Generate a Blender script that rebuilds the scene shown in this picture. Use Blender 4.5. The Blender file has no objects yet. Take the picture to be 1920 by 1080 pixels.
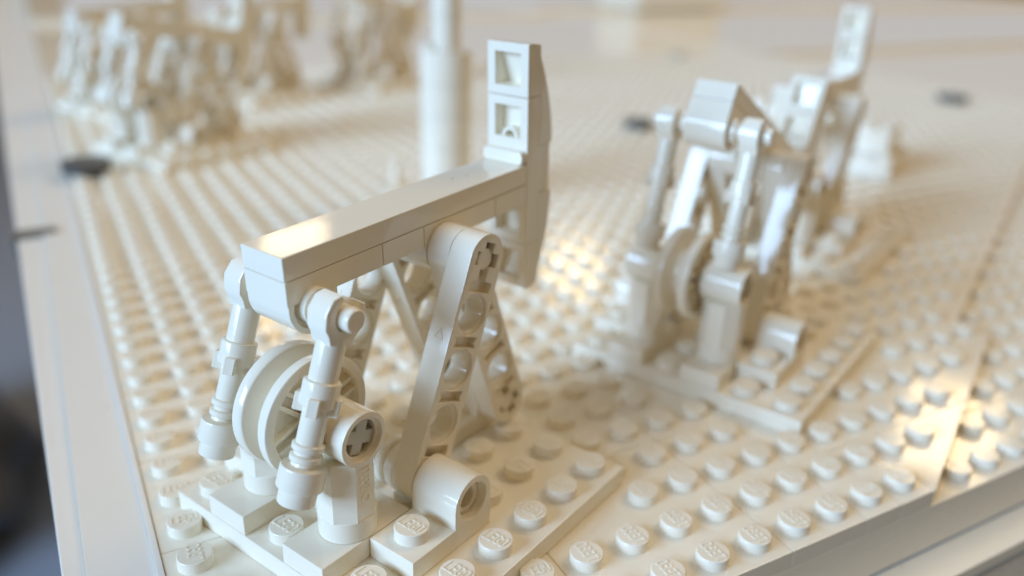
import bpy, bmesh, math, random
from mathutils import Matrix, Vector
R = math.radians
MM = 0.001                                   # all sizes below are in millimetres
sc = bpy.context.scene
col = sc.collection

# ------------------------------------------------------------------ camera, world, lamps, exposure
cam_data = bpy.data.cameras.new('camera')
cam = bpy.data.objects.new('camera', cam_data); col.objects.link(cam); sc.camera = cam
RW = ((0.8727668570372606, -0.4869652653550014, 0.03380596981351023),
      (-0.16371709089390096, -0.3572594646736067, -0.919544663977974),
      (0.4598638139781569, 0.7970134912527251, -0.39152875674029614))
rot = Matrix((RW[0], [-a for a in RW[1]], [-a for a in RW[2]])).transposed()
cam.matrix_world = Matrix.Translation(Vector((-56.3919, -74.1588, 80.4782)) * MM) @ rot.to_4x4()
cam_data.sensor_width = 36.0
cam_data.lens = 1558.95 / 1920 * 36.0
cam_data.clip_start = 0.002; cam_data.clip_end = 60.0
cam_data.dof.use_dof = True
cam_data.dof.focus_distance = 0.107
cam_data.dof.aperture_fstop = 9.8
cam_data.dof.aperture_blades = 0

world = bpy.data.worlds.new('World'); sc.world = world; world.use_nodes = True
wn = world.node_tree.nodes; wl = world.node_tree.links
bg = wn['Background']
bg.inputs['Color'].default_value = (1.0, 0.70, 0.36, 1)
bg.inputs['Strength'].default_value = 0.2

def area_lamp(name, loc, target, size, size_y, watts, colour):
    d = bpy.data.lights.new(name, 'AREA'); d.shape = 'RECTANGLE'
    d.size = size * MM; d.size_y = size_y * MM; d.energy = watts; d.color = colour
    o = bpy.data.objects.new(name, d); col.objects.link(o)
    o.location = Vector(loc) * MM
    o.rotation_euler = (Vector(target) - Vector(loc)).to_track_quat('-Z', 'Y').to_euler()
    return o
area_lamp('window_or_fill', (-2400, -190, 840), (100, 80, 10), 1500, 1100, 90.0, (0.43, 0.67, 1.0))
area_lamp('ceiling_light', (300, 600, 1700), (300, 600, 0), 2000, 2000, 5.0, (0.86, 0.94, 1.0))
area_lamp('window_or_fill', (2600, 3700, 800), (300, 300, 0), 6000, 1400, 10.0, (0.46, 0.68, 1.0))  # added cool fill from behind to neutralise the far ground, not a known window
area_lamp('room_lamp', (1650, 330, 1900), (100, 80, 10), 1100, 800, 15.0, (1.0, 0.78, 0.50))
area_lamp('ceiling_lamp', (2571, 1346, 1498), (20, 60, 10), 310, 310, 2.7, (1.0, 0.76, 0.46))
area_lamp('ceiling_lamp', (1742, 2548, 1174), (20, 60, 10), 220, 220, 1.4, (1.0, 0.76, 0.46))
area_lamp('ceiling_lamp', (614, 2899, 1283), (20, 60, 10), 240, 200, 0.85, (1.0, 0.76, 0.46))

sc.view_settings.view_transform = 'Standard'
sc.view_settings.look = 'None'
sc.view_settings.gamma = 1.0
sc.view_settings.use_curve_mapping = False
sc.view_settings.exposure = 0.2
sc.cycles.use_denoising = True
sc.cycles.max_bounces = 10
sc.cycles.diffuse_bounces = 8
sc.cycles.glossy_bounces = 4
sc.cycles.caustics_reflective = False
sc.cycles.caustics_refractive = False

# ------------------------------------------------------------------ materials
def plastic(name, colour, rough=0.2, sss=0.0, bump=0.03, specks=0.0):
    m = bpy.data.materials.new(name); m.use_nodes = True
    n = m.node_tree.nodes; l = m.node_tree.links; b = n['Principled BSDF']
    b.inputs['Base Color'].default_value = (*colour, 1)
    b.inputs['IOR'].default_value = 1.53
    tc = n.new('ShaderNodeTexCoord')
    nz = n.new('ShaderNodeTexNoise'); nz.inputs['Scale'].default_value = 160; nz.inputs['Detail'].default_value = 2
    l.new(tc.outputs['Object'], nz.inputs['Vector'])
    nf = n.new('ShaderNodeTexNoise'); nf.inputs['Scale'].default_value = 900; nf.inputs['Detail'].default_value = 4
    l.new(tc.outputs['Object'], nf.inputs['Vector'])
    mr = n.new('ShaderNodeMapRange'); mr.inputs['From Min'].default_value = 0.3; mr.inputs['From Max'].default_value = 0.75
    mr.inputs['To Min'].default_value = rough * 0.75; mr.inputs['To Max'].default_value = rough * 1.5
    l.new(nf.outputs['Fac'], mr.inputs['Value']); l.new(mr.outputs['Result'], b.inputs['Roughness'])
    bp = n.new('ShaderNodeBump'); bp.inputs['Strength'].default_value = bump; bp.inputs['Distance'].default_value = 0.001
    l.new(nz.outputs['Fac'], bp.inputs['Height']); l.new(bp.outputs['Normal'], b.inputs['Normal'])
    if sss:
        b.inputs['Subsurface Weight'].default_value = sss
        b.inputs['Subsurface Radius'].default_value = (1.0, 0.62, 0.34)
        b.inputs['Subsurface Scale'].default_value = 0.0016
    # colour: faint yellowing in patches and, where asked, dust specks with their own shapes
    cr = n.new('ShaderNodeMixRGB'); cr.blend_type = 'MIX'
    nc = n.new('ShaderNodeTexNoise'); nc.inputs['Scale'].default_value = 45; nc.inputs['Detail'].default_value = 3
    l.new(tc.outputs['Object'], nc.inputs['Vector'])
    cr.inputs['Color1'].default_value = (*colour, 1)
    cr.inputs['Color2'].default_value = (colour[0]*0.95, colour[1]*0.93, colour[2]*0.87, 1)
    l.new(nc.outputs['Fac'], cr.inputs['Fac'])
    out = cr.outputs['Color']
    if specks:
        vo = n.new('ShaderNodeTexVoronoi'); vo.inputs['Scale'].default_value = 330; vo.inputs['Randomness'].default_value = 1
        mp = n.new('ShaderNodeMapping'); mp.inputs['Scale'].default_value = (1, 1.7, 1); mp.inputs['Rotation'].default_value = (0, 0, 0.6)
        l.new(tc.outputs['Object'], mp.inputs['Vector']); l.new(mp.outputs['Vector'], vo.inputs['Vector'])
        lt = n.new('ShaderNodeMath'); lt.operation = 'LESS_THAN'; lt.inputs[1].default_value = 0.075
        l.new(vo.outputs['Distance'], lt.inputs[0])
        sp = n.new('ShaderNodeSeparateColor'); l.new(vo.outputs['Color'], sp.inputs[0])
        gt = n.new('ShaderNodeMath'); gt.operation = 'GREATER_THAN'; gt.inputs[1].default_value = 1 - specks
        l.new(sp.outputs[0], gt.inputs[0])
        mu = n.new('ShaderNodeMath'); mu.operation = 'MULTIPLY'; l.new(lt.outputs[0], mu.inputs[0]); l.new(gt.outputs[0], mu.inputs[1])
        mx = n.new('ShaderNodeMixRGB'); mx.inputs['Color2'].default_value = (0.22, 0.19, 0.16, 1)
        l.new(out, mx.inputs['Color1']); l.new(mu.outputs[0], mx.inputs['Fac']); out = mx.outputs['Color']
    l.new(out, b.inputs['Base Color'])
    return m

WHITE = (0.87, 0.82, 0.71)
M = {}
M['white'] = plastic('white_abs', WHITE, 0.10, 0.0)
M['smooth'] = plastic('white_abs_dusty', WHITE, 0.07, 0.0, 0.02, 0.4)
M['floor'] = plastic('white_abs_floor', WHITE, 0.08, 0.0, 0.006, 0.05)
M['wall'] = plastic('white_abs_wall', WHITE, 0.34, 0.0, 0.0, 0.04)
M['rim'] = plastic('white_painted_rim', (0.80, 0.79, 0.76), 0.4, 0.0, 0.05, 0.03)
M['grey'] = plastic('light_grey_abs', (0.55, 0.54, 0.48), 0.2)
M['dark'] = plastic('dark_grey_abs', (0.07, 0.075, 0.08), 0.3)
M['strip'] = plastic('grey_table_edge', (0.22, 0.21, 0.19), 0.5)
M['room'] = plastic('dark_carpet', (0.29, 0.33, 0.41), 0.9, 0, 0.5)

# ------------------------------------------------------------------ mesh helpers
class G:
    """collects shapes in millimetres, links them as one mesh"""
    def __init__(s): s.bm = bmesh.new()
    def _xf(s, verts, mat):
        if mat is not None: bmesh.ops.transform(s.bm, matrix=mat, verts=verts)
    def box(s, x0, x1, y0, y1, z0, z1, bev=0.0, mat=None, seg=2):
        m = Matrix.Translation(((x0+x1)/2, (y0+y1)/2, (z0+z1)/2)) @ Matrix.Diagonal((x1-x0, y1-y0, z1-z0, 1))
        v = bmesh.ops.create_cube(s.bm, size=1, matrix=m)['verts']
        if bev:
            ed = list({e for a in v for e in a.link_edges})
            r = bmesh.ops.bevel(s.bm, geom=ed, offset=bev, segments=seg, affect='EDGES', profile=0.5)
            v = list({a for f in r['faces'] for a in f.verts} | {a for a in v if a.is_valid})
        s._xf(v, mat); return s
    def lathe(s, prof, seg=32, mat=None, cap0=True, cap1=True):
        rings = []
        for r, h in prof:
            rings.append([s.bm.verts.new((r*math.cos(2*math.pi*i/seg), r*math.sin(2*math.pi*i/seg), h)) for i in range(seg)])
        for a, b in zip(rings, rings[1:]):
            for i in range(seg):
                j = (i+1) % seg; s.bm.faces.new((a[i], a[j], b[j], b[i]))
        if cap0: s.bm.faces.new(rings[0][::-1])
        if cap1: s.bm.faces.new(rings[-1])
        s._xf([v for r in rings for v in r], mat); return s
    def ext(s, outer, holes, z0, z1, bev=0.0, mat=None):
        """2D outline with holes pulled from z0 to z1, edges rounded by bev"""
        cu = bpy.data.curves.new('tmp', 'CURVE'); cu.dimensions = '2D'; cu.fill_mode = 'BOTH'
        def area(p): return sum(a[0]*b[1]-b[0]*a[1] for a, b in zip(p, p[1:]+p[:1]))
        for k, pts in enumerate([outer] + list(holes)):
            pts = list(pts)
            if (area(pts) > 0) != (k == 0): pts = pts[::-1]
            sp = cu.splines.new('POLY'); sp.points.add(len(pts)-1); sp.use_cyclic_u = True
            for q, (x, y) in zip(sp.points, pts): q.co = (x, y, 0, 1)
        cu.bevel_depth = bev; cu.bevel_resolution = 1; cu.offset = -bev if bev else 0
        cu.extrude = (z1-z0)/2 - bev
        ob = bpy.data.objects.new('tmp', cu)
        me = bpy.data.meshes.new_from_object(ob)
        old = set(s.bm.verts)
        s.bm.from_mesh(me)
        v = [q for q in s.bm.verts if q not in old]
        t = Matrix.Translation((0, 0, (z0+z1)/2))
        s._xf(v, (mat @ t) if mat is not None else t)
        bpy.data.objects.remove(ob); bpy.data.meshes.remove(me); bpy.data.curves.remove(cu)
        return s
    def mesh(s, name, mat, angle=32):
        bmesh.ops.remove_doubles(s.bm, verts=s.bm.verts, dist=0.0005)
        bmesh.ops.recalc_face_normals(s.bm, faces=s.bm.faces)
        bmesh.ops.scale(s.bm, vec=(MM, MM, MM), verts=s.bm.verts)
        me = bpy.data.meshes.new(name); s.bm.to_mesh(me); s.bm.free()
        me.materials.append(M[mat])
        for p in me.polygons: p.use_smooth = True
        harden(me, math.cos(R(44)))
        return me

def harden(me, c):
    """area-weighted corner normals, so large flat faces stay flat beside their rounded edges"""
    at = [[] for _ in me.vertices]
    for p in me.polygons:
        for v in p.vertices: at[v].append((p.normal.copy(), p.area))
    out = []
    for p in me.polygons:
        n0 = p.normal
        for v in p.vertices:
            a = Vector((0, 0, 0))
            for n, w in at[v]:
                if n.dot(n0) > c: a += n * w
            out.append(a.normalized() if a.length > 0 else n0.copy())
    me.normals_split_custom_set(out)

def put(name, me, parent=None, loc=(0, 0, 0), rot=(0, 0, 0)):
    o = bpy.data.objects.new(name, me); col.objects.link(o)
    o.location = Vector(loc) * MM; o.rotation_euler = rot
    if parent is not None: o.parent = parent
    return o
def tag(o, label=None, cat=None, group=None, kind=None):
    for k, v in (('label', label), ('category', cat), ('group', group), ('kind', kind)):
        if v: o[k] = v
    return o
def circ(cx, cy, r, n=28): return [(cx+r*math.cos(2*math.pi*i/n), cy+r*math.sin(2*math.pi*i/n)) for i in range(n)]
def stadium(L, r, n=16):
    a = [(r*math.cos(t), r*math.sin(t)) for t in (math.pi + math.pi*i/n for i in range(n+1))]
    b = [(r*math.cos(t), L + r*math.sin(t)) for t in (math.pi*i/n for i in range(n+1))]
    return a + b
def cross(cx, cy, a, w):
    p = [(w, a), (w, w), (a, w), (a, -w), (w, -w), (w, -a), (-w, -a), (-w, -w), (-a, -w), (-a, w), (-w, w), (-w, a)]
    return [(cx+x, cy+y) for x, y in p[::-1]]
def basis(x, y, z, o=(0, 0, 0)):
    m = Matrix.Identity(4)
    for i, a in enumerate((x, y, z)):
        for j in range(3): m[j][i] = a[j]
    for j in range(3): m[j][3] = o[j]
    return m
def XZ(o=(0, 0, 0)): return basis((1, 0, 0), (0, 0, 1), (0, -1, 0), o)    # outline x,y -> x,z ; depth -> -y

# the raised word on every stud
def letters(g, z, h=0.10, sx=1.0, mat=None, w=0.21):
    strokes = {
        'L': [[(0, 1.5), (-0.12, 0), (0.5, 0)]],
        'E': [[(0.62, 1.5), (0.02, 1.5), (-0.12, 0), (0.5, 0)], [(0, 0.78), (0.48, 0.78)]],
        'G': [[(0.68, 1.22), (0.5, 1.5), (0.15, 1.5), (0, 1.25), (-0.08, 0.25), (0.1, 0), (0.4, 0), (0.54, 0.15), (0.57, 0.6), (0.3, 0.6)]],
        'O': [[(0.15, 0), (0.42, 0), (0.58, 0.25), (0.64, 1.25), (0.48, 1.5), (0.2, 1.5), (0.04, 1.25), (-0.04, 0.25), (0.15, 0)]]}
    x = -1.68; kk = 0
    for ch in 'LEGO':
        for pl in strokes[ch]:
            for (ax, ay), (bx, by) in zip(pl, pl[1:]):
                a = Vector((x+ax*sx, (ay-0.75)*1.1)); b = Vector((x+bx*sx, (by-0.75)*1.1)); d = (b-a); L = d.length
                if L < 1e-6: continue
                m = Matrix.Translation((*((a+b)/2), z + h/2)) @ Matrix.Rotation(math.atan2(d.y, d.x), 4, 'Z')
                kk += 1
                g.box(-L/2-w*0.35, L/2+w*0.35, -w/2, w/2, -h/2, h/2 + 0.004*(kk % 5), 0, (mat @ m) if mat is not None else m)
        x += 0.92
STUD = [(2.4, 0), (2.4, 1.52), (2.34, 1.64), (2.2, 1.7)]
g = G(); g.lathe(STUD, 36, cap0=False); letters(g, 1.69); ME_stud = g.mesh('stud', 'white', 40)
g = G(); g.lathe(STUD, 20, cap0=False); ME_stud_low = g.mesh('stud_plain', 'white', 40)

# ------------------------------------------------------------------ pumpjack part meshes (local: x along the beam, plate top at z = 0)
ME = {}
ME['base_plate'] = G().box(0, 48, -28, 20, -3.2, 0, 0.22).mesh('base_plate', 'white')
ME['jumper_plate'] = G().box(0.05, 15.95, -3.95, 3.95, 0.01, 3.2, 0.2).mesh('jumper_plate', 'white')
# post: round foot, octagonal column, tube across the top (origin on jumper top)
g = G()
g.lathe([(3.6, 0), (3.95, 0.12), (3.95, 3.0), (3.8, 3.15), (3.5, 3.15)], 40)
oc = [(3.72/math.cos(R(22.5))*math.cos(R(22.5+45*i)), 3.72/math.cos(R(22.5))*math.sin(R(22.5+45*i))) for i in range(8)]
g.ext(oc, [], 3.0, 12.1, 0.12)
ring = circ(0, 15.2, 3.75, 40)
g.ext(ring, [circ(0, 15.2, 3.0, 32)], -3.95, 3.95, 0.12, XZ())
g.ext(circ(0, 15.2, 3.3, 32), [circ(0, 15.2, 2.55, 28)], -3.35, 3.35, 0.08, XZ())
letters(g, -0.05, 0.14, 1.0, basis((0, 0, -1), (-1, 0, 0), (0, -1, 0), (0, -3.7, 9.3)) @ Matrix.Diagonal((0.9, 0.9, 1, 1)))
g.ext(circ(0, 6.4, 0.75, 16), [circ(0, 6.4, 0.5, 16)], 0, 0.1, 0, XZ((0, -3.70, 0)))
ME['post'] = g.mesh('post', 'white')
# pulley wheel: two flanges, groove, recessed faces with paired spokes
g = G()
A = basis((1, 0, 0), (0, 0, 1), (0, -1, 0))
prof = [(2.2, -3.5), (2.2, -2.0), (6.9, -2.0), (7.0, -3.3), (7.15, -3.45), (8.2, -3.45), (8.45, -3.25), (8.5, -2.4), (8.35, -1.75), (8.1, -1.5), (5.0, -0.9), (5.0, 0.9),
        (8.1, 1.5), (8.35, 1.75), (8.5, 2.4), (8.45, 3.25), (8.2, 3.45), (7.15, 3.45), (7.0, 3.3), (6.9, 2.0), (2.2, 2.0), (2.2, 3.5)]
g.lathe(prof, 72, A)
for k in range(6):
    for sgn in (-1, 1):
        for face in (-1, 1):
            m = A @ Matrix.Rotation(R(60*k+18), 4, 'Z')
            z0, z1 = (1.9, 3.0) if face > 0 else (-3.0, -1.9)
            g.box(1.5, 6.98, sgn*0.95-0.3, sgn*0.95+0.3, z0, z1, 0.08, m, 1)
ME['pulley_wheel'] = g.mesh('pulley_wheel', 'white')
ME['axle'] = G().ext(cross(0, 0, 2.4, 0.92), [], -11.0, 11.0, 0.16, XZ()).mesh('axle', 'grey')
# thin lift arm with cross holes at both ends; origin at the lower hole, standing along +z
H = [circ(0, 8*k, 3.05, 32) for k in (1, 2, 3)]
pock = []
for k in (1, 2):
    c = 8*k+4; pock.append([(-2.5, c-0.75), (2.5, c-0.75), (2.1, c), (2.5, c+0.75), (-2.5, c+0.75), (-2.1, c)])
def end_slot(y, s):
    return [(0.95, y+2.4), (0.95, y+0.95), (2.4, y+0.95), (2.4, y-0.95), (0.95, y-0.95) if s > 0 else (0.95, y-0.95), (0.85, y-3.1), (2.5, y-3.3), (2.4, y-4.7), (-2.4, y-4.7), (-2.5, y-3.3), (-0.85, y-3.1), (-0.95, y-0.95), (-2.4, y-0.95), (-2.4, y+0.95), (-0.95, y+0.95), (-0.95, y+2.4)]
top = end_slot(32, 1); bot = [(x, -y) for x, y in end_slot(0, 1)]
g = G()
g.ext(stadium(32, 3.72), H + pock + [top, bot], -1.95, 1.95, 0.13, XZ())
g.ext(stadium(32, 3.6), [circ(0, 8*k, 2.6, 28) for k in (1, 2, 3)] + [cross(0, 0, 2.4, 0.95), cross(0, 32, 2.4, 0.95)], -0.9, 0.9, 0, XZ())
for k in (1, 2, 3): g.ext(circ(0, 8*k, 3.15, 32), [circ(0, 8*k, 2.6, 32)], -1.6, 1.6, 0.08, XZ())
for tri in ((0.0, 0.9, -0.75, -0.5), (-0.75, -0.5, 0.8, -0.45), (0.8, -0.45, 0, 0.9)):     # small moulded mark on the narrow rear face
    a = Vector(tri[:2]); b = Vector(tri[2:]); d = b-a
    m = basis((0, 1, 0), (0, 0, 1), (-1, 0, 0), (-3.70, 0, 20.5)) @ Matrix.Translation((*((a+b)/2), 0)) @ Matrix.Rotation(math.atan2(d.y, d.x), 4, 'Z')
    g.box(-d.length/2, d.length/2, -0.07, 0.07, -0.02, 0.1, 0, m)
ME['support_leg'] = g.mesh('support_leg', 'white')
ME['pivot_pin'] = G().lathe([(1.45, -11.5), (1.6, -11.35), (1.6, 11.35), (1.45, 11.5)], 24, A).mesh('pivot_pin', 'white')
# foot: 1x2 plate with a pin hole on top (origin at the rear corner of its plate, hole at x=12)
def arch(cx, cz, r, base, n=18):
    return [(cx-r, base)] + [(cx+r*math.cos(t), cz+r*math.sin(t)) for t in (math.pi - math.pi*i/n for i in range(n+1))] + [(cx+r, base)]
g = G(); g.box(0.05, 15.95, -3.95, 3.95, 0.01, 3.2, 0.2)
g.ext(arch(12, 6.0, 3.75, 0.3), [circ(12, 6.0, 2.78, 32)], -3.98, 3.98, 0.12, XZ())
g.ext(circ(12, 6.0, 3.0, 32), [circ(12, 6.0, 2.45, 28)], -3.3, 3.3, 0, XZ())
ME['foot_bracket'] = g.mesh('foot_bracket', 'white')
# hollow pin with a slit, inside the foot hole
slit = [(1.35*math.cos(t), 1.35*math.sin(t)) for t in (R(75+330*i/22) for i in range(23))]
g = G().lathe([(2.42, -3.3), (2.42, 2.6), (2.3, 2.75), (1.6, 2.75), (1.5, 2.5), (1.5, -1.5)], 28, A, cap0=False)
g.box(-0.3, 0.3, 1.4, 2.3, 1.2, 2.85, 0, A).box(-0.3, 0.3, -2.3, -1.4, 1.2, 2.85, 0, A)
ME['hollow_pin'] = g.mesh('hollow_pin', 'white')
g = G().lathe([(1.6, -1.95), (3.4, -1.95), (3.6, -1.75), (3.6, -0.7), (3.4, -0.5), (2.9, -0.5), (2.9, 0.3), (3.4, 0.3), (3.6, 0.5), (3.6, 1.75), (3.4, 1.95), (1.6, 1.95)], 32, A)
ME['bush'] = g.mesh('bush', 'white')
# walking beam, in its own frame: pivot hole at the origin
def bt(s, t): return (s-28, t+7.4)
g = G(); x0, z0 = bt(0, -3.17); x1, z1 = bt(48, 0)
ME['walking_beam'] = g.box(x0, x1, -3.93, 3.93, z0, z1, 0.2).mesh('walking_beam', 'smooth')
def under(s0, s1, hole=None):
    g = G(); a, b = bt(s0+0.05, -6.4); c, d = bt(s1-0.05, -3.23)
    g.box(a, c, -3.93, 3.93, b, d, 0.1)
    if hole:
        hx, hz = bt(hole, -7.4)
        out = [(hx-3.85, d-0.3)] + [(hx+3.85*math.cos(t), hz+0.2+4.0*math.sin(t)) for t in (math.pi + math.pi*i/20 for i in range(21))] + [(hx+3.85, d-0.3)]
        g.ext(out, [circ(hx, hz, 3.05, 32)], -3.95, 3.95, 0.1, XZ())
        g.ext(circ(hx, hz, 3.3, 32), [circ(hx, hz, 2.45, 28)], -3.1, 3.1, 0, XZ())
    return g.mesh('beam_plate', 'white')
ME['hole_plate_rear'] = under(0, 16, 4); ME['small_plate'] = under(16, 24); ME['hole_plate'] = under(24, 40, 28); ME['end_plate'] = under(40, 48)
# clip bar through the rear hole (origin on the hole axis)
ME['clip_bar'] = G().lathe([(1.35, -11.4), (1.6, -11.1), (1.6, -5.0), (2.4, -5.0), (2.4, -3.6), (2.4, 3.6), (2.4, 5.0), (1.6, 5.0), (1.6, 11.1), (1.35, 11.4)], 28, A).mesh('clip_bar', 'white')
# head, beam frame
def sq(t0, t1, s0=48.02, s1=50.2):
    g = G()
    a, b = bt(0, t0)[1], bt(0, t1)[1]
    out = [(-3.93, a+0.04), (3.93, a+0.04), (3.93, b-0.04), (-3.93, b-0.04)]
    inn = [(-2.45, a+1.5), (2.45, a+1.5), (2.45, b-1.5), (-2.45, b-1.5)]
    g.ext(out, [inn], s0-28, s1-28, 0.1, basis((0, 1, 0), (0, 0, 1), (1, 0, 0)))
    return g
def curve_slope(sign):
    # profile in (s,t) for the upper one; mirrored about t=-1.6 for the lower one
    f = lambda s, t: bt(s, t) if sign > 0 else bt(s, -3.2-t)
    n = 14
    curv = [(50.2 + 4.5*math.sin(R(90)*i/n)**0.9, 18.36 - 15.96*i/n) for i in range(n+1)]
    prof = [(49.2, 18.36)] + curv + [(51.25, 2.4), (51.25, 10.36), (51.4, 10.44), (51.3, 11.9), (49.6, 17.0)]
    t0, t1 = (10.4, 18.4) if sign > 0 else (-21.6, -13.6)
    g = sq(t0, t1, 48.02, 49.6)
    g.ext([f(s, t) for s, t in prof], [], -3.93, 3.93, 0.08, XZ())
    for yy in (-1, 1):          # side walls closing the hollow
        pr = [(49.5, 18.3), (51.2, 18.0), (51.6, 10.44), (49.5, 10.44)]
        g.ext([f(s, t) for s, t in pr], [], (2.45 if yy > 0 else -3.9), (3.9 if yy > 0 else -2.45), 0, XZ())
    pr = [(49.5, 10.44), (51.6, 10.44), (51.6, 11.9), (49.5, 11.9)]
    g.ext([f(s, t) for s, t in pr], [], -3.8, 3.8, 0, XZ())
    return g.mesh('curved_slope', 'white')
ME['slope_up'] = curve_slope(1); ME['slope_down'] = curve_slope(-1)
g = G()
a = bt(48, -13.55); b = bt(51.2, 10.35)
for (t0, t1) in ((2.4, 10.37), (-13.57, -5.6)):
    g2 = sq(t0, t1, 48.02, 50.4); tmp = bpy.data.meshes.new('t'); g2.bm.to_mesh(tmp); g.bm.from_mesh(tmp); g2.bm.free(); bpy.data.meshes.remove(tmp)
xa, za = bt(50.3, -13.55); xb, zb = bt(51.22, 10.35); g.box(xa, xb, -3.93, 3.93, za, zb, 0.06)
xa, za = bt(48.02, -5.65); xb, zb = bt(50.4, 2.45); g.box(xa, xb, -3.93, 3.93, za, zb, 0.06)
for tt in (3.9, -7.1):                                                  # open tube at the foot of each hollow
    m = basis((0, 1, 0), (0, 0, 1), (1, 0, 0), (bt(48.6, 0)[0], 0, bt(0, tt)[1]))
    g.ext(circ(0, 0, 1.55, 20), [circ(0, 0, 0.95, 18)], 0, 1.8, 0.05, m)
g.lathe([(1.2, 0), (1.2, 0.7)], 18, basis((0, 1, 0), (0, 0, 1), (-1, 0, 0), (bt(50.4, 0)[0], -1.0, bt(0, 8.2)[1])), cap0=False)
ME['head_plate'] = g.mesh('head_plate', 'white')
xa, za = bt(51.26, -5.5); xb, zb = bt(54.45, 2.3)
ME['head_front'] = G().box(xa, xb, -3.7, 3.7, za, zb, 0.12).mesh('head_front', 'white')
# rounded bracket lip standing on the beam end
lip = []
for cx, cy, a0 in ((3.1, 1.35, 0), (-3.1, 1.35, 90), (-3.1, 0.8, 180), (3.1, 0.8, 270)):
    lip += [(cx+0.8*math.cos(R(a0+22.5*i)), cy+0.8*math.sin(R(a0+22.5*i))) for i in range(5)]
ME['bracket_lip'] = G().ext(lip, [], 46.6-28, 48.0-28, 0.25, basis((0, 1, 0), (0, 0, 1), (1, 0, 0), (0, 0, 7.42))).mesh('bracket_lip', 'white')
# pitman arm: turned handle hanging from a claw (origin on the bar axis, hanging along -z)
hd = [(1.2, 24.2), (2.3, 24.2), (2.42, 24.05), (2.42, 22.2), (2.85, 22.15), (2.95, 22.0), (2.95, 19.5), (2.8, 19.3), (1.7, 19.2), (1.65, 18.75), (1.9, 18.7), (2.05, 18.55), (2.05, 17.95), (1.9, 17.8),
      (1.65, 17.75), (1.65, 17.3), (1.9, 17.25), (2.05, 17.1), (2.05, 16.5), (1.9, 16.35), (1.68, 16.3), (1.68, 11.6), (2.25, 11.5), (2.36, 11.35), (2.36, 8.5), (2.2, 8.3), (1.85, 8.25), (1.85, 3.2), (1.75, 2.4)]
g = G(); g.lathe([(r, -d) for r, d in hd], 32)
for k in range(4):
    m = Matrix.Rotation(R(90*k+35), 4, 'Z')
    g.box(1.3, 2.85, -0.75, 0.75, -12.5, -10.2, 0.12, m, 1)
ME['pitman_arm'] = g.mesh('pitman_arm', 'white')
claw = [(-1.7, -3.6), (-2.2, -2.6), (-3.0, -1.7), (-3.4, 0.3), (-2.7, 2.1), (-1.5, 2.75), (-0.95, 2.2), (-1.62, 0.8), (-1.66, -0.3), (-1.2, -1.2), (-0.5, -1.62), (0.5, -1.62), (1.2, -1.2), (1.66, -0.3), (1.58, 0.8), (1.75, 2.0), (2.6, 1.9), (3.0, 0.6), (2.9, -1.3), (2.1, -2.6), (1.6, -3.6)]
ME['claw'] = G().ext(claw, [], -1.75, 1.75, 0.3, XZ()).mesh('claw', 'white')

ROT = R(23.696)
def pumpjack(ox, oy, tilt, label, arm=19.8, rot=ROT, name='pumpjack', wheel_turn=0, z=0.0, low=False):
    root = bpy.data.objects.new(name, None); col.objects.link(root); root.empty_display_size = 0.01
    root.location = Vector((ox, oy, 3.2+z)) * MM; root.rotation_euler = (0, 0, rot)
    tag(root, label, 'pumpjack', 'white brick-built pumpjacks')
    st = ME_stud_low if low else ME_stud
    bp = put('base_plate', ME['base_plate'], root)
    taken = {(0, 1), (1, 1), (0, 3), (1, 3), (1, 4), (2, 4), (1, 0), (2, 0), (4, 2), (5, 2)}
    for i in range(6):
        for j in range(6):
            if (i, j) in taken: continue
            put('stud', st, bp, (8*i+4, 16-8*j, 0), (0, 0, R(-90)))
    for y in (-8, 8):
        put('jumper_plate', ME['jumper_plate'], root, (0, y, 0))
        put('post', ME['post'], root, (8, y, 3.2))
    put('pulley_wheel', ME['pulley_wheel'], root, (8, 0, 18.4), (0, wheel_turn, 0))
    put('axle', ME['axle'], root, (8, 0, 18.4), (0, R(20), 0))
    px, pz = 32.0, 35.66
    for (x, y) in ((8, -16), (8, 16), (32, 0)):
        f = put('foot_bracket', ME['foot_bracket'], root, (x, y, 0))
        put('stud', st, f, (4, 0, 3.2), (0, 0, R(-90)))
        put('hollow_pin', ME['hollow_pin'], f, (12, 0, 6.0), (0, 0, math.pi if y > 0 else 0))
    for y in (-6, 6): put('bush', ME['bush'], root, (20, y, 6.0))
    la = math.asin(12/32)
    for y in (-9.95, 9.95): put('support_leg', ME['support_leg'], root, (20, y, 6.0), (0, la, 0))
    for y in (-5.98, 5.98): put('support_leg', ME['support_leg'], root, (44, y, 6.0), (0, -la, 0))
    put('pivot_pin', ME['pivot_pin'], root, (px, 0, pz))
    o = put('pivot_pin', ME['pivot_pin'], root, (44, 0, 6.0)); o.scale = (1, 0.65, 1)
    b = put('walking_beam', ME['walking_beam'], root, (px, 0, pz), (0, -tilt, 0))
    for n, k in (('hole_plate', 'hole_plate_rear'), ('beam_plate', 'small_plate'), ('hole_plate', 'hole_plate'), ('beam_plate', 'end_plate'),
                 ('curved_slope', 'slope_up'), ('curved_slope', 'slope_down'), ('head_plate', 'head_plate'), ('head_front', 'head_front'), ('bracket_lip', 'bracket_lip')):
        put(n, ME[k], b)
    put('clip_bar', ME['clip_bar'], b, (-24, 0, 0))
    bx, bz = px - 24*math.cos(tilt), pz - 24*math.sin(tilt)
    for y in (-8.1, 8.1):
        a = put('pitman_arm', ME['pitman_arm'], root, (bx, y, bz), (0, R(arm), 0))
        put('claw', ME['claw'], a)
    return root

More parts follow.
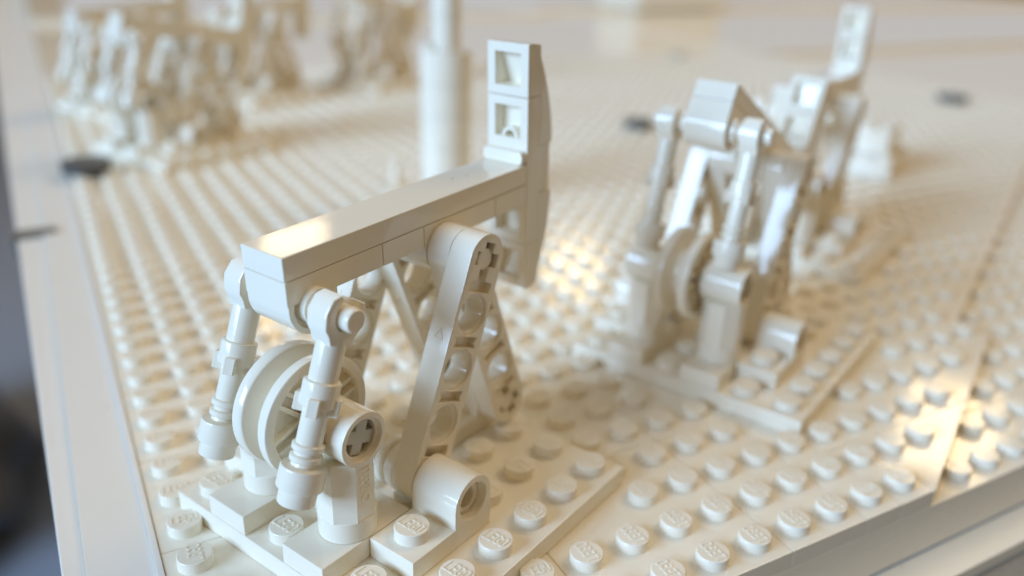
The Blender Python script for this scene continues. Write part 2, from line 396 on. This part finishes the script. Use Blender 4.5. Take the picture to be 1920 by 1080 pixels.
# ------------------------------------------------------------------ setting: brick-built ground, table rim, room floor
P1 = (-39.893, 18.690)
JACKS = [(P1[0]+dx, P1[1]+dy) for dx, dy in ((0, 0), (80, 16), (149, 60), (6, 233), (58, 330), (-2, 322), (128, 350))]
TOWER = (53, 160)
def covered(x, y, m=1.2):
    c, s = math.cos(ROT), math.sin(ROT)
    for ox, oy in JACKS:
        dx, dy = x-ox, y-oy; lx, ly = dx*c+dy*s, -dx*s+dy*c
        if -m < lx < 48+m and -28-m < ly < 20+m: return True
    return math.hypot(x-TOWER[0], y-TOWER[1]) < 10.5
def wedge_of(x):
    """lower-left corner of the wedge plate whose 32 mm run contains x, and where the upper layer starts above it"""
    if x < 60: return None
    if x < 124: k = int((x-60)//32); return (60+32*k, -12+16*k)
    k = int((x-124)//32); return (124+32*k, 28+16*k)
def upper_from(x):
    w = wedge_of(x)
    return -12 if w is None else w[1]+16
random.seed(11)
NI, NJ = 56, 56
ground = put('ground', G().box(-52, 1500, -11.9, 1300, -12.8, -6.5).mesh('ground', 'floor'))
tag(ground, 'white studded brick-built ground under the pumpjacks', kind='structure')
plates = {}
box_cache = {}
def plate_mesh(w, d, bev=0.16):
    if (w, d) not in box_cache:
        box_cache[(w, d)] = G().box(0.05, 8*w-0.05, 0.05, 8*d-0.05, -3.2, 0, bev).mesh('plate', 'floor')
    return box_cache[(w, d)]
SIZES = [(4, 2), (2, 4), (2, 2), (4, 4), (6, 2), (2, 3), (3, 2), (1, 4), (2, 6), (1, 2)]
BIG = [(8, 8), (6, 8), (8, 6), (4, 4), (4, 2), (2, 4), (2, 2)]
used = {}
def lay(layer, z, ok):
    for j in range(-1, NJ):
        for i in range(-6, NI):
            if (layer, i, j) in used or not ok(i, j): continue
            near = i < 18 and j < 20
            opts = (SIZES if near else BIG)[:]
            if near: random.shuffle(opts)
            if layer == 'up' and (i, j) == (0, 0): opts = [(2, 1)]
            if layer == 'up' and (i, j) == (2, -1): opts = [(4, 2)]
            for w, d in opts + [(1, 2), (2, 1), (1, 1)]:
                cells = [(layer, a, b) for a in range(i, i+w) for b in range(j, j+d)]
                if all(c not in used and ok(c[1], c[2]) and c[1] < NI and c[2] < NJ for c in cells): break
            o = put('plate', plate_mesh(w, d), ground, (8*i-4, 8*j-4, z - random.uniform(0, 0.03)))
            turn = random.choice((0, 0, 90, 270))
            for c in cells: used[c] = (o, turn, 8*i-4, 8*j-4)
lay('up', 0, lambda i, j: 8*j > upper_from(8*i) and i >= -6)
lay('low', -3.2, lambda i, j: 8*i > 60 and 8*j < upper_from(8*i))
# wedge plates along the slanting edge of the upper layer
tri = G().ext([(0.03, 0.06), (31.9, 15.97), (0.03, 15.97)], [], -3.2, 0, 0.1).mesh('wedge_plate', 'floor')
wedges = []
for k in range(2): wedges.append((60+32*k, -12+16*k))
for k in range(9): wedges.append((124+32*k, 28+16*k))
for wx, wy in wedges: put('wedge_plate', tri, ground, (wx, wy, 0)); 
wobj = {tuple(round(v/MM) for v in o.location[:2]): o for o in ground.children if o.name.startswith('wedge')}

# studs: the nearest ones in view are objects of their own, the rest one joined part
spots = []
for (layer, i, j), (o, turn, bx, by) in used.items():
    x, y = 8*i, 8*j
    z = 0 if layer == 'up' else -3.2
    if covered(x, y): continue
    if layer == 'low':
        w = wedge_of(x)
        if w and y > w[1] + (x-w[0])*0.5 - 1.9: continue
    if (i, j) == (1, 1) and layer == 'up': continue
    spots.append((x, y, z, o, turn, bx, by))
for wx, wy in wedges:
    for dx in (4, 12): spots.append((wx+dx, wy+12, 0, wobj[(wx, wy)], 0, wx, wy))
CW = Vector((-56.3919, -74.1588, 80.4782))
def view(x, y, z):
    d = Vector((x, y, z)) - CW; c = [sum(RW[r][k]*d[k] for k in range(3)) for r in range(3)]
    return 960+1558.95*c[0]/c[2], 540+1558.95*c[1]/c[2], c[2]
near, far = [], []
for s in spots:
    u, v, d = view(*s[:3])
    if d > 10 and -60 < u < 1980 and v < 1150: near.append((d, s))
    else: far.append(s)
near.sort(key=lambda a: a[0])
far += [s for d, s in near[300:]]
near = [s for d, s in near[:300]]
for k, (x, y, z, o, turn, bx, by) in enumerate(near):
    put('stud', ME_stud if k < 190 else ME_stud_low, o, (x-bx, y-by, 0), (0, 0, R(turn)))
vs, fs = [], []
n = 10
for (x, y, z, *_r) in far:
    if view(x, y, z)[2] < 10: continue
    b = len(vs)
    for h, r in ((0, 2.4), (1.6, 2.4), (1.7, 2.28)):
        vs += [((x+r*math.cos(2*math.pi*q/n))*MM, (y+r*math.sin(2*math.pi*q/n))*MM, (z+h)*MM) for q in range(n)]
    for lv in (0, n):
        fs += [(b+lv+q, b+lv+(q+1) % n, b+lv+n+(q+1) % n, b+lv+n+q) for q in range(n)]
    fs.append(tuple(b+2*n+q for q in range(n)))
me = bpy.data.meshes.new('far_studs'); me.from_pydata(vs, [], fs); me.materials.append(M['white'])
for p in me.polygons: p.use_smooth = True
harden(me, math.cos(R(44)))
tag(put('far_studs', me, ground), 'rows of white studs fading into the blur', kind='stuff')
# beyond the studs: smooth tiled slabs, a little stepped
XE, YE = 8*NI-4, 8*NJ-4
for x0, x1, y0, y1, z in ((XE, 1450, -12, 420, -3.2), (XE, 1450, 420, 760, 1.0), (XE, 1450, 760, 1250, 6.4), (-52, XE, YE, 720, 0.4), (-52, XE, 720, 1250, 5.0)):
    put('smooth_slab', G().box(x0+0.1, x1-0.1, y0+0.1, y1-0.1, -6.5, z, 0.4).mesh('smooth_slab', 'floor'), ground)
# bricks of the front wall
x = -52
random.seed(4)
for k in range(14):
    w = random.choice((64, 96, 128))
    zt = -3.24 if x + w < 60 else -6.42
    put('brick', G().box(x+0.04, x+w-0.04, -12.0, -4.1, -12.8, -6.42, 0.05).mesh('brick', 'wall'), ground); x += w
x = -52
for k in range(12):
    w = 96 if k % 3 else 128
    put('plate', G().box(x+0.03, x+w-0.03, -11.98, -4.1, -6.41, -3.22, 0.04).mesh('plate', 'wall'), ground); x += w
# rim of the table
def slab(name, x0, x1, y0, y1, z0, z1, mat, bev=0.3):
    return put(name, G().box(x0, x1, y0, y1, z0, z1, bev).mesh(name, mat))
rim = slab('table_rim', -61.28, -52.97, -20, 1300, -12.8, -0.5, 'rim', 0.1)
tag(rim, 'smooth white rim along the edge of the display', kind='structure')
for nm, a in (('rim_strip', (-52.95, -52.02, -20, 1300, -12.8, 0.15, 'rim', 0.12)), 
              ('rim_strip', (-64.4, 1500, -18.3, -12.05, -30, -13.0, 'wall', 0.3)), ('rim_strip', (-64.4, 1500, -60, -18.35, -40, -15.5, 'strip', 0.3))):
    o = slab(nm, *a); o.parent = rim
o = put('rim_strip', G().ext([(-61.3, -20), (-61.3, 1300), (-94.5, 1300), (-63.0, -20)], [], -12.8, -1.3, 0.3).mesh('rim_strip', 'rim')); o.parent = rim
room = put('room_floor', G().box(-15000, 15000, -15000, 15000, -760, -720).mesh('room_floor', 'room'))
tag(room, 'dark carpet far below the table', kind='structure')

# ------------------------------------------------------------------ the pumpjacks
pumpjack(*JACKS[0], R(2.5), 'sharp white plastic pumpjack in front with long level beam and upright head')
pumpjack(*JACKS[1], R(-26), 'blurred white plastic pumpjack on the right with its beam tilted head down', arm=13, wheel_turn=R(25))
pumpjack(*JACKS[2], R(-1), 'white plastic pumpjack mostly hidden behind the tilted one on the right', wheel_turn=R(10), low=True)
pumpjack(*JACKS[3], R(-10), 'blurred white pumpjack at upper left, nearest to the dark tile beside the rim', arm=16, low=True)
pumpjack(*JACKS[4], R(6), 'blurred white pumpjack between the upper left one and the round tower', low=True)
pumpjack(*JACKS[5], R(4), 'very blurred white pumpjack against the top left corner by the rim', low=True)
pumpjack(*JACKS[6], R(-12), 'very blurred white pumpjack directly left of the round tower top', arm=16, low=True)

# tower: stacked round bricks, thinner stack on top
tw = bpy.data.objects.new('round_tower', None); col.objects.link(tw); tw.location = Vector((*TOWER, 0)) * MM
tag(tw, 'tall white round tower with a thinner upper stack behind the front pumpjack', 'tower')
rb = G().lathe([(7.4, 0), (7.9, 0.15), (7.9, 9.4), (7.75, 9.58), (6.0, 9.58)], 40).mesh('round_brick', 'white')
for k in range(5): put('round_brick', rb, tw, (0, 0, 9.6*k))
rs = G().lathe([(3.9, 0), (4.3, 0.15), (4.3, 9.4), (4.15, 9.58), (3, 9.58)], 32).mesh('upper_brick', 'white')
for k in range(4): put('upper_brick', rs, tw, (0, 0, 48+9.6*k))
put('stud', ME_stud_low, tw, (-5.2, 1.0, 48))

def disc(x, y, r, label, z=0.0, h=3.2, mat='dark'):
    o = put('round_tile', G().lathe([(r-0.2, 0), (r, 0.1), (r, h-0.2), (r-0.2, h)], 28).mesh('round_tile', mat), None, (x, y, z))
    tag(o, label, 'tile', 'dark round tiles on the ground')
disc(-46, 236, 7.9, 'dark grey round tile beside the white rim at upper left', 1.7)
disc(180, 226, 6.5, 'dark grey round tile on the ground left of the tilted pumpjack', 1.7)
disc(397, 219, 8, 'dark grey round tile on the ground at the far right', 1.7)
disc(360, 416, 5, 'small faint grey tile far behind at the top', 1.7, mat='grey')

# pale stack right of the hidden pumpjack, far white block
st = bpy.data.objects.new('brick_stack', None); col.objects.link(st); st.location = Vector((222, 132, -3.2)) * MM; st.rotation_euler = (0, 0, ROT)
tag(st, 'pale two-step brick stack right of the hidden pumpjack', 'bricks')
put('brick', G().box(-12, 12, -9, 9, 1.7, 11, 0.15).mesh('brick', 'white'), st)
put('brick', G().box(-8, 8, -6, 6, 11, 20.5, 0.15).mesh('brick', 'white'), st)
for dx in (-10, 10):
    for dy in (-7, 0, 7): put('stud', ME_stud_low, st, (dx, dy, 11))
for dx in (-4, 4):
    for dy in (-3.5, 3.5): put('stud', ME_stud_low, st, (dx, dy, 20.5))
fb = put('white_block', G().box(-65, 65, -40, 40, 0, 45, 0.5).box(-60, 60, -35, 35, 45, 60, 0.5).mesh('white_block', 'white'), None, (640, 790, 5))
tag(fb, 'bright white block far behind at the top edge', 'block')

# dark soft bag on the floor beyond the left rim
g = G(); bmesh.ops.create_icosphere(g.bm, subdivisions=4, radius=1.0)
random.seed(2)
ph = [(random.uniform(1, 4), random.uniform(1, 4), random.uniform(1, 4), random.uniform(0, 6)) for _ in range(7)]
for v in g.bm.verts:
    c = v.co.copy(); k = 1 + sum(0.035*math.sin(a*c.x*2+b*c.y*2+d*c.z*2+e) for a, b, d, e in ph)
    v.co = Vector((c.x*205*k, c.y*240*k, max(c.z*130*k, -80)))
tag(put('bag', g.mesh('bag', 'dark'), None, (-345, 1190, -638)), 'dark rounded bag on the floor beyond the left rim', 'bag')

tag(put('rim_clip', G().box(-68.5, -58, 178, 182.5, -1.5, 0.3, 0.3).box(-69.5, -68.4, 177.5, 183, -7, 0.3, 0.3).mesh('rim_clip', 'strip')), 'small grey clip across the left rim below the dark tile', 'clip')
tag(put('short_post', G().lathe([(2.4, 0), (2.4, 1.2), (1.6, 1.5), (1.6, 9.5), (1.4, 9.8)], 20).mesh('short_post', 'white'), None, (45, 183, 0)), 'short thin white post standing left of the round tower', 'post')
